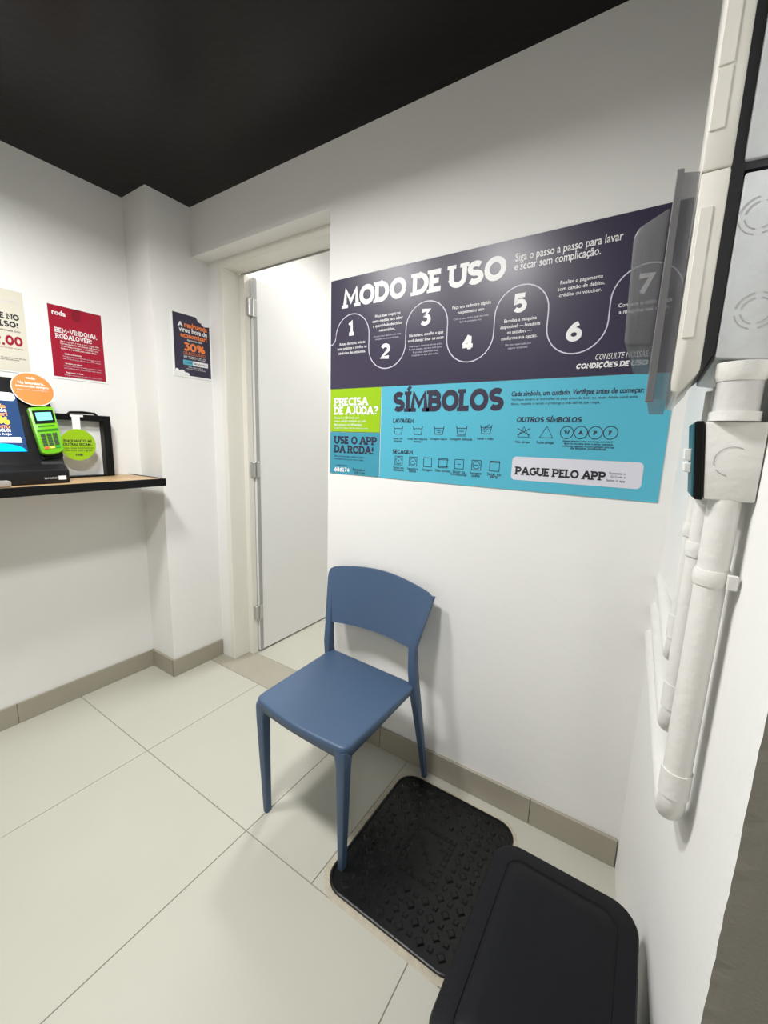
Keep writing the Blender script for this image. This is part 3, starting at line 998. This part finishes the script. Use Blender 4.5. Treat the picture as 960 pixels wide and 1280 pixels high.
FP = Plane((FX + .052, 0, 0), (0, 1, 0), (0, 0, 1))
hc = (fy0 + fy1) / 2 + .03
obj('handle', tube([(FX + .03, hc - .06, fz1 - .002), (FX + .03, hc - .05, fz1 + .008), (FX + .03, hc, fz1 + .011), (FX + .03, hc + .05, fz1 + .008), (FX + .03, hc + .06, fz1 - .002)], .006, 8), M_BLACK, pf, True)
gc = FP.uv(98.5, 556)
gt = thing('round_tag', FP.at(gc[0], gc[1] - .08), 'lime green round tag hanging from the black frame by a white strip', 'tag')
TP = Plane((FX + .075, 0, 0), (0, 1, 0), (0, 0, 1))
gc = TP.uv(98, 556)
obj('tag_disc', prism(TP, arc(gc[0], gc[1], .072, .072, 0, 354, 40), -.001, 0), M_LIME, gt)
obj('hanging_strip', prism(TP, [(gc[0] - .016, gc[1] + .05), (gc[0] + .016, gc[1] + .05), (gc[0] + .016, fz1 - .012), (gc[0] + .03, fz1 - .012), (gc[0] + .03, fz1 - .003), (gc[0] - .022, fz1 - .003), (gc[0] - .022, fz1 - .012), (gc[0] - .016, fz1 - .012)], -.0022, -.0012), M_PAPER, gt)
for s, dv, hw, bd in (('ENQUANTO AS', .012, .056, .03), ('OUTRAS SECAM...', -.004, .060, .03), ('a sua roupa fica pronta em', -.018, .062, 0), ('uma hora com a gente', -.029, .055, 0), ('roda', -.050, .014, .03)):
    small_uv('tag_text', gt, TP, s, gc[0] - hw, gc[0] + hw, gc[1] + dv, M_INK, h=.0006, bold=bd)
tag(obj('grey_block', bevel(box(.255, .30, -.93, -.845, SZ, SZ + .022), .004, 2), mat('grey_plastic', srgb(150, 148, 142), .5), None, True), 'small grey block on the shelf in front of the terminal', 'block')

# ------------------------------------------------------------ chair
ch = thing('dining_chair', (1.47, -.30, 0), 'blue plastic chair with curved back standing by the white wall', 'chair')
S_FL, S_FR, S_BR, S_BL = Vector((1.268, -.528)), Vector((1.682, -.545)), Vector((1.690, -.128)), Vector((1.262, -.105))


def seat_outline(ins, seg=6, r=.035):
    c = [S_FL, S_FR, S_BR, S_BL]
    cen = sum(c, Vector((0, 0))) / 4
    out = []
    for i in range(4):
        p, a, b = c[i], c[i - 1], c[(i + 1) % 4]
        da, db = (a - p).normalized(), (b - p).normalized()
        p = p + (da + db) * ins
        rr = max(.008, r - ins * .3) if i < 2 else .016
        for k in range(seg + 1):
            t = k / seg
            q = (p + da * rr) * (1 - t) ** 2 + p * 2 * t * (1 - t) + (p + db * rr) * t ** 2
            out.append(q)
        if i == 0:      # front edge bows forward a little
            e0, e1 = p + db * rr, c[1] + ((S_FL - S_FR).normalized() + (S_BR - S_FR).normalized()) * ins + (S_FL - S_FR).normalized() * rr
            for k in range(1, 8):
                t = k / 8
                out.append(e0 * (1 - t) + e1 * t + Vector((0, -.012 * math.sin(math.pi * t))))
    return out


zs = .457


def ringz(ins, z, dip=0.0, front=0.0):
    pts = seat_outline(ins)
    out = []
    for q in pts:
        f = max(0, min(1, (-.40 - q.y) / .14))
        mid = 1 - min(1, abs(q.x - 1.476) / .2) ** 2
        out.append((q.x, q.y, z - front * f * (1 - .55 * mid)))
    return out


obj('seat', loft([ringz(.03, zs - .020), ringz(.010, zs - .027, front=.018), ringz(.002, zs - .025, front=.018), ringz(0, zs - .012, front=.003), ringz(.001, zs - .005), ringz(.005, zs - .001), ringz(.014, zs), ringz(.06, zs - .0025), ringz(.14, zs - .006)]), M_BLUE, ch, 'all')


def leg(path, sizes, name='leg', r=.2):
    rings = []
    for (x, y, z), (sx, sy) in zip(path, sizes):
        rr = min(sx, sy) * r
        rings.append([(a, b_, z) for a, b_ in rrect(x, y, sx, sy, rr, 2)])
    return obj(name, loft(rings), M_BLUE, ch, True)


CT = .008        # top of the iron cover that one front leg stands on
leg([(1.299, -.505, 0), (1.294, -.507, .2), (1.290, -.508, .38), (1.2935, -.505, .425), (1.304, -.498, .440)], [(.020, .024), (.028, .031), (.036, .038), (.046, .046), (.064, .058)])
leg([(1.656, -.516, CT), (1.659, -.520, .2), (1.661, -.523, .38), (1.6575, -.521, .425), (1.646, -.514, .440)], [(.020, .024), (.028, .031), (.036, .038), (.046, .046), (.064, .058)])
for s, pts in ((-1, [(1.268, -.032, 0), (1.264, -.085, .25), (1.262, -.118, .43), (1.258, -.120, .50), (1.2505, -.106, .585), (1.225, -.070, .69), (1.201, -.036, .780)]),
               (1, [(1.700, -.034, 0), (1.693, -.090, .25), (1.684, -.128, .43), (1.676, -.130, .50), (1.663, -.116, .590), (1.681, -.080, .69), (1.700, -.044, .777)])):
    leg(pts, [(.019, .021), (.026, .030), (.030, .040), (.030, .038), (.030, .030), (.024, .022), (.017, .012)])


def backrest():
    nu, nv = 18, 10
    rings = []
    BLb, BRb, TLb, TRb = Vector((1.236, -.120, .580)), Vector((1.677, -.130, .586)), Vector((1.190, -.047, .794)), Vector((1.711, -.055, .783))
    th = .014
    front, back = [], []
    for j in range(nv + 1):
        t = j / nv
        fr, bk = [], []
        for i in range(nu + 1):
            s = i / nu
            p = (BLb * (1 - s) + BRb * s) * (1 - t) + (TLb * (1 - s) + TRb * s) * t
            bow = math.sin(math.pi * s)
            p = p + Vector((0, .034 * bow * (1 - .25 * t), .034 * bow * t + .004 * bow * (1 - t)))
            if j >= nv - 1 and i in (0, nu):
                k_ = 1.0 if j == nv else .25
                p = p + Vector(((.011 if s < .5 else -.011) * k_, 0, -.007 * k_))
            if j == nv and i in (1, nu - 1):
                p = p + Vector((0, 0, -.0015))
            fr.append(p)
            bk.append(p + Vector((0, th * (.55 if j in (0, nv) or i in (0, nu) else 1.0), -.0)))
        front.append(fr)
        back.append(bk)
    V, idx = [], {}
    for lay, g in ((0, front), (1, back)):
        for j in range(nv + 1):
            for i in range(nu + 1):
                idx[(lay, i, j)] = len(V)
                V.append(g[j][i])
    Fs = []
    for j in range(nv):
        for i in range(nu):
            Fs.append((idx[0, i, j], idx[0, i + 1, j], idx[0, i + 1, j + 1], idx[0, i, j + 1]))
            Fs.append((idx[1, i, j], idx[1, i, j + 1], idx[1, i + 1, j + 1], idx[1, i + 1, j]))
    for i in range(nu):
        Fs.append((idx[0, i, 0], idx[1, i, 0], idx[1, i + 1, 0], idx[0, i + 1, 0]))
        Fs.append((idx[0, i, nv], idx[0, i + 1, nv], idx[1, i + 1, nv], idx[1, i, nv]))
    for j in range(nv):
        Fs.append((idx[0, 0, j], idx[0, 0, j + 1], idx[1, 0, j + 1], idx[1, 0, j]))
        Fs.append((idx[0, nu, j], idx[1, nu, j], idx[1, nu, j + 1], idx[0, nu, j + 1]))
    return V, Fs


obj('backrest', backrest(), M_BLUE, ch, True)

# ------------------------------------------------------------ iron cover in the floor
cx0, cx1, cy0, cy1 = 1.628, 2.085, -.585, -.062
mcx, mcy = (cx0 + cx1) / 2, (cy0 + cy1) / 2
mw, mh = cx1 - cx0, cy1 - cy0
mc = thing('manhole_cover', (mcx, mcy, 0), 'black rectangular inspection cover with raised pattern set in the floor', 'cover')


def ring2(w_, h_, r, z, jit=0.0, seg=8):
    return [(x + random.uniform(-jit, jit), y + random.uniform(-jit, jit), z) for x, y in rrect(mcx, mcy, w_, h_, r, seg)]


obj('mortar_bed', loft([ring2(mw + .035, mh + .03, .075, -.001, .005), ring2(mw + .030, mh + .026, .075, .0012, .005), ring2(mw - .01, mh - .01, .06, .0018)]), M_MORTAR, mc)
obj('cover_rim', loft([ring2(mw, mh, .066, .0), ring2(mw, mh, .066, .0075), ring2(mw - .006, mh - .006, .063, .0095), ring2(mw - .016, mh - .016, .058, .0095), ring2(mw - .02, mh - .02, .056, .005)], False, False), M_IRON, mc, True)
obj('cover_plate', loft([ring2(mw - .02, mh - .02, .056, .001), ring2(mw - .02, mh - .02, .056, .0066)]), M_IRON, mc)
qs = []
V, Fs = [], []


def bump(x, y, a, hgt, rot):
    k = len(V)
    for z, s in ((.0066, 1.0), (.0066 + hgt, .62)):
        for q in range(4):
            t = rot + math.pi / 2 * q
            V.append((x + a * s * math.cos(t), y + a * s * math.sin(t), z))
    for q in range(4):
        Fs.append((k + q, k + (q + 1) % 4, k + 4 + (q + 1) % 4, k + 4 + q))
    Fs.append((k + 4, k + 5, k + 6, k + 7))


for i in range(13):
    for j in range(15):
        x = cx0 + .035 + i * (mw - .07) / 12
        y = cy0 + .035 + j * (mh - .07) / 14
        if (i in (0, 12)) and (j in (0, 14)):
            continue
        if abs(x - mcx) < .075 and abs(y - mcy) < .10:
            continue
        if abs(x - 1.656) < .03 and abs(y + .516) < .035:
            continue
        bump(x, y, .0155 if (i + j) % 2 else .011, .0035 if (i + j) % 3 else .0048, 0 if (i + j) % 2 else math.pi / 4)
for a in range(-3, 4):
    for b in range(-4, 5):
        if abs(a) == 3 or abs(b) == 4 or (a + b) % 4 == 0:
            bump(mcx + a * .021, mcy + b * .021, .0125, .0035, math.pi / 4)
rp = obj('raised_pattern', (V, Fs), M_IRON, mc)
rp['kind'] = 'stuff'

# ------------------------------------------------------------ black bin
BZ = .42
bx0, bx1, by0, by1 = 2.128, 2.417, -.925, -.505
bcx, bcy, bw, bh = (bx0 + bx1) / 2, (by0 + by1) / 2, bx1 - bx0, by1 - by0
bn = thing('waste_bin', (bcx, bcy, 0), 'black plastic bin with flat ridged lid in the corner of the photo', 'bin')


def r3(w_, h_, r, z):
    return [(x, y, z) for x, y in rrect(bcx, bcy, w_, h_, r, 7)]


obj('bin_body', loft([r3(bw - .085, bh - .085, .045, 0), r3(bw - .075, bh - .075, .05, .006), r3(bw - .035, bh - .035, .05, BZ - .05), r3(bw - .03, bh - .03, .05, BZ - .012)], True, False), M_BIN, bn, True)
obj('bin_lid', loft([r3(bw - .008, bh - .008, .05, BZ - .030), r3(bw, bh, .052, BZ - .028), r3(bw, bh, .052, BZ - .008), r3(bw - .006, bh - .006, .05, BZ - .002), r3(bw - .016, bh - .016, .046, BZ),
                     r3(bw - .070, bh - .070, .03, BZ + .001), r3(bw - .073, bh - .073, .029, BZ - .001), r3(bw - .082, bh - .082, .027, BZ - .001), r3(bw - .088, bh - .088, .026, BZ + .001), r3(bw - .14, bh - .14, .02, BZ + .003)]), M_BIN, bn, True)

# ------------------------------------------------------------ electrical boxes and pipes on the right wall
YB = -.676


def xz(px, py, y=YB):
    d = ray(px, py)
    t = (y - CAM.y) / d.y
    p = CAM + d * t
    return p.x, p.z


def sweep(prof, y0, y1):
    """outline in x,z carried along the leaning right wall from y0 to y1"""
    return loft([[(x, y0, z) for x, z in prof], [(x - (SL * (y1 - y0) if x > XW - .004 else 0), y1, z) for x, z in prof]])


XW = wall_x(YB) - .001
BT = 2.12
pn = thing('distribution_board', (XW, YB + .15, 1.42), 'white and grey breaker box with smoked door high on the right wall', 'breaker box')
obj('lower_base', bevel(sweep([(2.379, 1.468), (XW, 1.462), (XW, 1.678), (2.379, 1.682)], YB, YB + .30), .003, 2), M_GREYBOX, pn, True)
obj('upper_base', bevel(sweep([(2.376, 1.696), (XW, 1.692), (XW, BT), (2.376, BT)], YB, YB + .30), .003, 2), M_GREYBOX, pn, True)
obj('dark_backing', sweep([(2.364, 1.460), (2.378, 1.474), (2.378, 1.6865), (XW, 1.6835), (XW, 1.691), (2.377, 1.694), (2.377, BT), (2.362, BT)], YB + .004, YB + .296), M_DARKGAP, pn)
cv = [(2.336, 1.427), (2.345, 1.424), (2.3645, 1.452), (2.3645, 1.6905), (2.3345, 1.6905), (2.3345, 1.44)]
cv2 = [(2.3645, 1.692), (2.3635, BT), (2.3325, BT), (2.3345, 1.692)]
fc = obj('front_cover', bevel(sweep(cv, YB - .006, YB + .306), .003, 2), M_COVER, pn, True)
fc2 = obj('front_cover', bevel(sweep(cv2, YB - .006, YB + .306), .003, 2), M_COVER, pn, True)
# clip panels on the edge of the cover
BY = Plane((0, YB - .006, 0), (1, 0, 0), (0, 0, 1))


def edge_clip(x0, x1, z0, z1, par):
    obj('clip_panel', bevel(prism(BY, [(x0, z0), (x1, z0), (x1, z1), (x0, z1)], -.001, .0016), .0005, 1), M_COVER, par)


edge_clip(2.339, 2.352, 1.495, 1.650, fc)
edge_clip(2.336, 2.351, 1.735, 1.800, fc2)
edge_clip(2.336, 2.351, 1.803, 1.880, fc2)
# knockouts pressed into the base
for px, py, r in ((945, 388, .021), (951, 268, .021)):
    x, z = xz(px, py)
    for rr, t_ in ((r, .0011), (r * .72, .0011)):
        lines = [arc(x, z, rr, rr, a, a + 68, 10) for a in (10, 100, 190, 280)]
        Q = []
        for st in lines:
            Q += ribbon(st, t_)
        obj('knockout', quads_geo(Plane((0, YB, 0), (1, 0, 0), (0, 0, 1)), Q, .0005), M_SEAL, pn)
# smoked door: flange and raised window bulging away from the wall
sd = obj('smoked_door', sweep([(2.3095, 1.417), (2.3335, 1.417), (2.3335, 1.694), (2.3095, 1.699)], YB - .004, YB + .30), M_SMOKE, pn)
obj('door_bar', bevel(sweep([(2.3075, 1.413), (2.3175, 1.413), (2.3165, 1.700), (2.3085, 1.701)], YB - .010, YB - .0045), .001, 1), M_SMOKE2, sd)
win = [(2.308, 1.492), (2.276, 1.494), (2.2715, 1.500), (2.267, 1.640), (2.272, 1.651), (2.3065, 1.669)]
obj('door_window', bevel(sweep(win, YB + .012, YB + .285), .004, 2), M_SMOKE, sd, True)

# conduit coupling, switch box
PX, PY_ = 2.4095, YB + .012
cpl = thing('conduit_coupling', (PX, PY_, 1.39), 'short wide white pipe sleeve between breaker box and switch box', 'pipe sleeve')
obj('sleeve', tube([(PX, PY_, 1.390), (PX, PY_, 1.445)], .0245, 24), M_PVC2, cpl, True)
obj('collar', tube([(PX, PY_, 1.438), (PX, PY_, 1.445), (PX, PY_, 1.461)], [.0255, .0285, .0285], 24), M_PVC, cpl, True)
obj('collar', tube([(PX, PY_, 1.388), (PX, PY_, 1.400)], .0275, 24), M_PVC, cpl, True)
sb = thing('switch_box', (2.40, YB, 1.284), 'small white painted box with two switches on the right wall', 'switch box')
obj('box_body', bevel(sweep([(2.3905, 1.284), (XW, 1.284), (XW, 1.387), (2.3795, 1.387)], YB - .002, YB + .065), .003, 2), M_PVC, sb, True)
obj('dark_frame', bevel(sweep([(2.3805, 1.283), (2.3895, 1.283), (2.3785, 1.388), (2.3695, 1.388)], YB - .003, YB + .066), .001, 1), M_BLACK, sb)
obj('switch_plate', bevel(sweep([(2.3765, 1.287), (2.380, 1.285), (2.369, 1.387), (2.366, 1.384)], YB - .002, YB + .065), .001, 1), M_TEAL, sb)
for z0, z1 in ((1.318, 1.332), (1.334, 1.351)):
    xx = 2.3765 - (z0 - 1.287) * .108
    obj('rocker', bevel(sweep([(xx - .009, z0 + .002), (xx, z0), (xx - .001, z1), (xx - .010, z1)], YB + .004, YB + .05), .001, 1), M_WHITEP, sb)
Q = []
for st in (arc(2.414, 1.336, .019, .019, 60, 200, 12), arc(2.414, 1.336, .019, .019, 215, 260, 6)):
    Q += ribbon(st, .0009)
obj('knockout', quads_geo(Plane((0, YB - .002, 0), (1, 0, 0), (0, 0, 1)), Q, .0005), M_SEAL, sb)


def conduit(name, label, y, x_off, ztop, zbot, r, m, x_end, zend, rungs=()):
    """vertical pipe, elbow near the bottom, then level run back into the wall with the signs"""
    x = wall_x(y) - x_off
    R_ = r * 2.6
    pts = [(x, y, ztop)]
    pts.append((x, y, zbot + R_))
    for k in range(1, 9):
        a = math.pi / 2 * k / 8
        pts.append((x, y + R_ * (1 - math.cos(a)), zbot + R_ - R_ * math.sin(a)))
    pts.append((x_end, .03, zend))
    t = thing(name, (x, y, zbot - r), label, 'pipe', 'white conduits in the corner')
    obj('pipe_run', tube(pts, r, 20), m, t, True)
    obj('socket', tube([(x, y, zbot + R_ + .004), (x, y, zbot + R_ + .046)], r * 1.10, 20), m, t, True)
    for z in rungs:
        c = obj('clamp', tube([(x, y, z - .011), (x, y, z - .004), (x, y, z + .004), (x, y, z + .011)], [r * 1.1, r * 1.18, r * 1.18, r * 1.1], 20), m, t, True)
        obj('clamp_ear', bevel(box(x + r * .8, wall_x(y) - .002, y - r - .004, y - r + .004, z - .010, z + .010), .001, 1), m, c)
    return t


conduit('conduit_pipe', 'thickest and nearest white pipe running down from the switch box', YB + .016, .0285, 1.285, .772, .0185, M_PVC, 2.386, .810, (1.175,))
conduit('conduit_pipe', 'middle white pipe just behind the thickest one', YB + .075, .034, 1.44, .885, .0170, M_PVC, 2.388, .895, (1.20,))
conduit('conduit_pipe', 'thinnest white pipe at the back of the three by the corner', YB + .135, .034, 1.44, .985, .0150, M_PVC, 2.390, .985, (1.22,))
# small plastered patch where the pipes enter the wall

# ------------------------------------------------------------ ceiling lamps
for k, (x, y, p_, s_, z_) in enumerate(LAMPS):
    t = thing('ceiling_lamp', (x, y, HC), ['square white ceiling lamp over the middle of the room', 'square white ceiling lamp nearest the shelf', 'square white ceiling lamp behind the camera on the right'][k], 'lamp', 'ceiling lamps')
    f = .02
    obj('lamp_body', bevel(box(x - s_ / 2 - f, x + s_ / 2 + f, y - s_ / 2 - f, y + s_ / 2 + f, HC - .034, HC - .0005), .003, 2), M_WHITEP, t)
    obj('diffuser', box(x - s_ / 2, x + s_ / 2, y - s_ / 2, y + s_ / 2, HC - .085, HC - .0345), M_LED, t)
    a = area('lamp_light', x, y, z_, p_, s_, SPREAD)
t = thing('ceiling_lamp', (BACK_LAMP[0], BACK_LAMP[1], 3.0), 'square white ceiling lamp in the room behind the door', 'lamp', 'ceiling lamps')
obj('lamp_body', bevel(box(.45, .79, .88, 1.22, 2.95, 2.9995), .003, 2), M_WHITEP, t)
obj('diffuser', box(.47, .77, .90, 1.20, 2.945, 2.9495), M_LED, t)
area('lamp_light', BACK_LAMP[0], BACK_LAMP[1], BACK_LAMP[4], BACK_LAMP[2], BACK_LAMP[3])
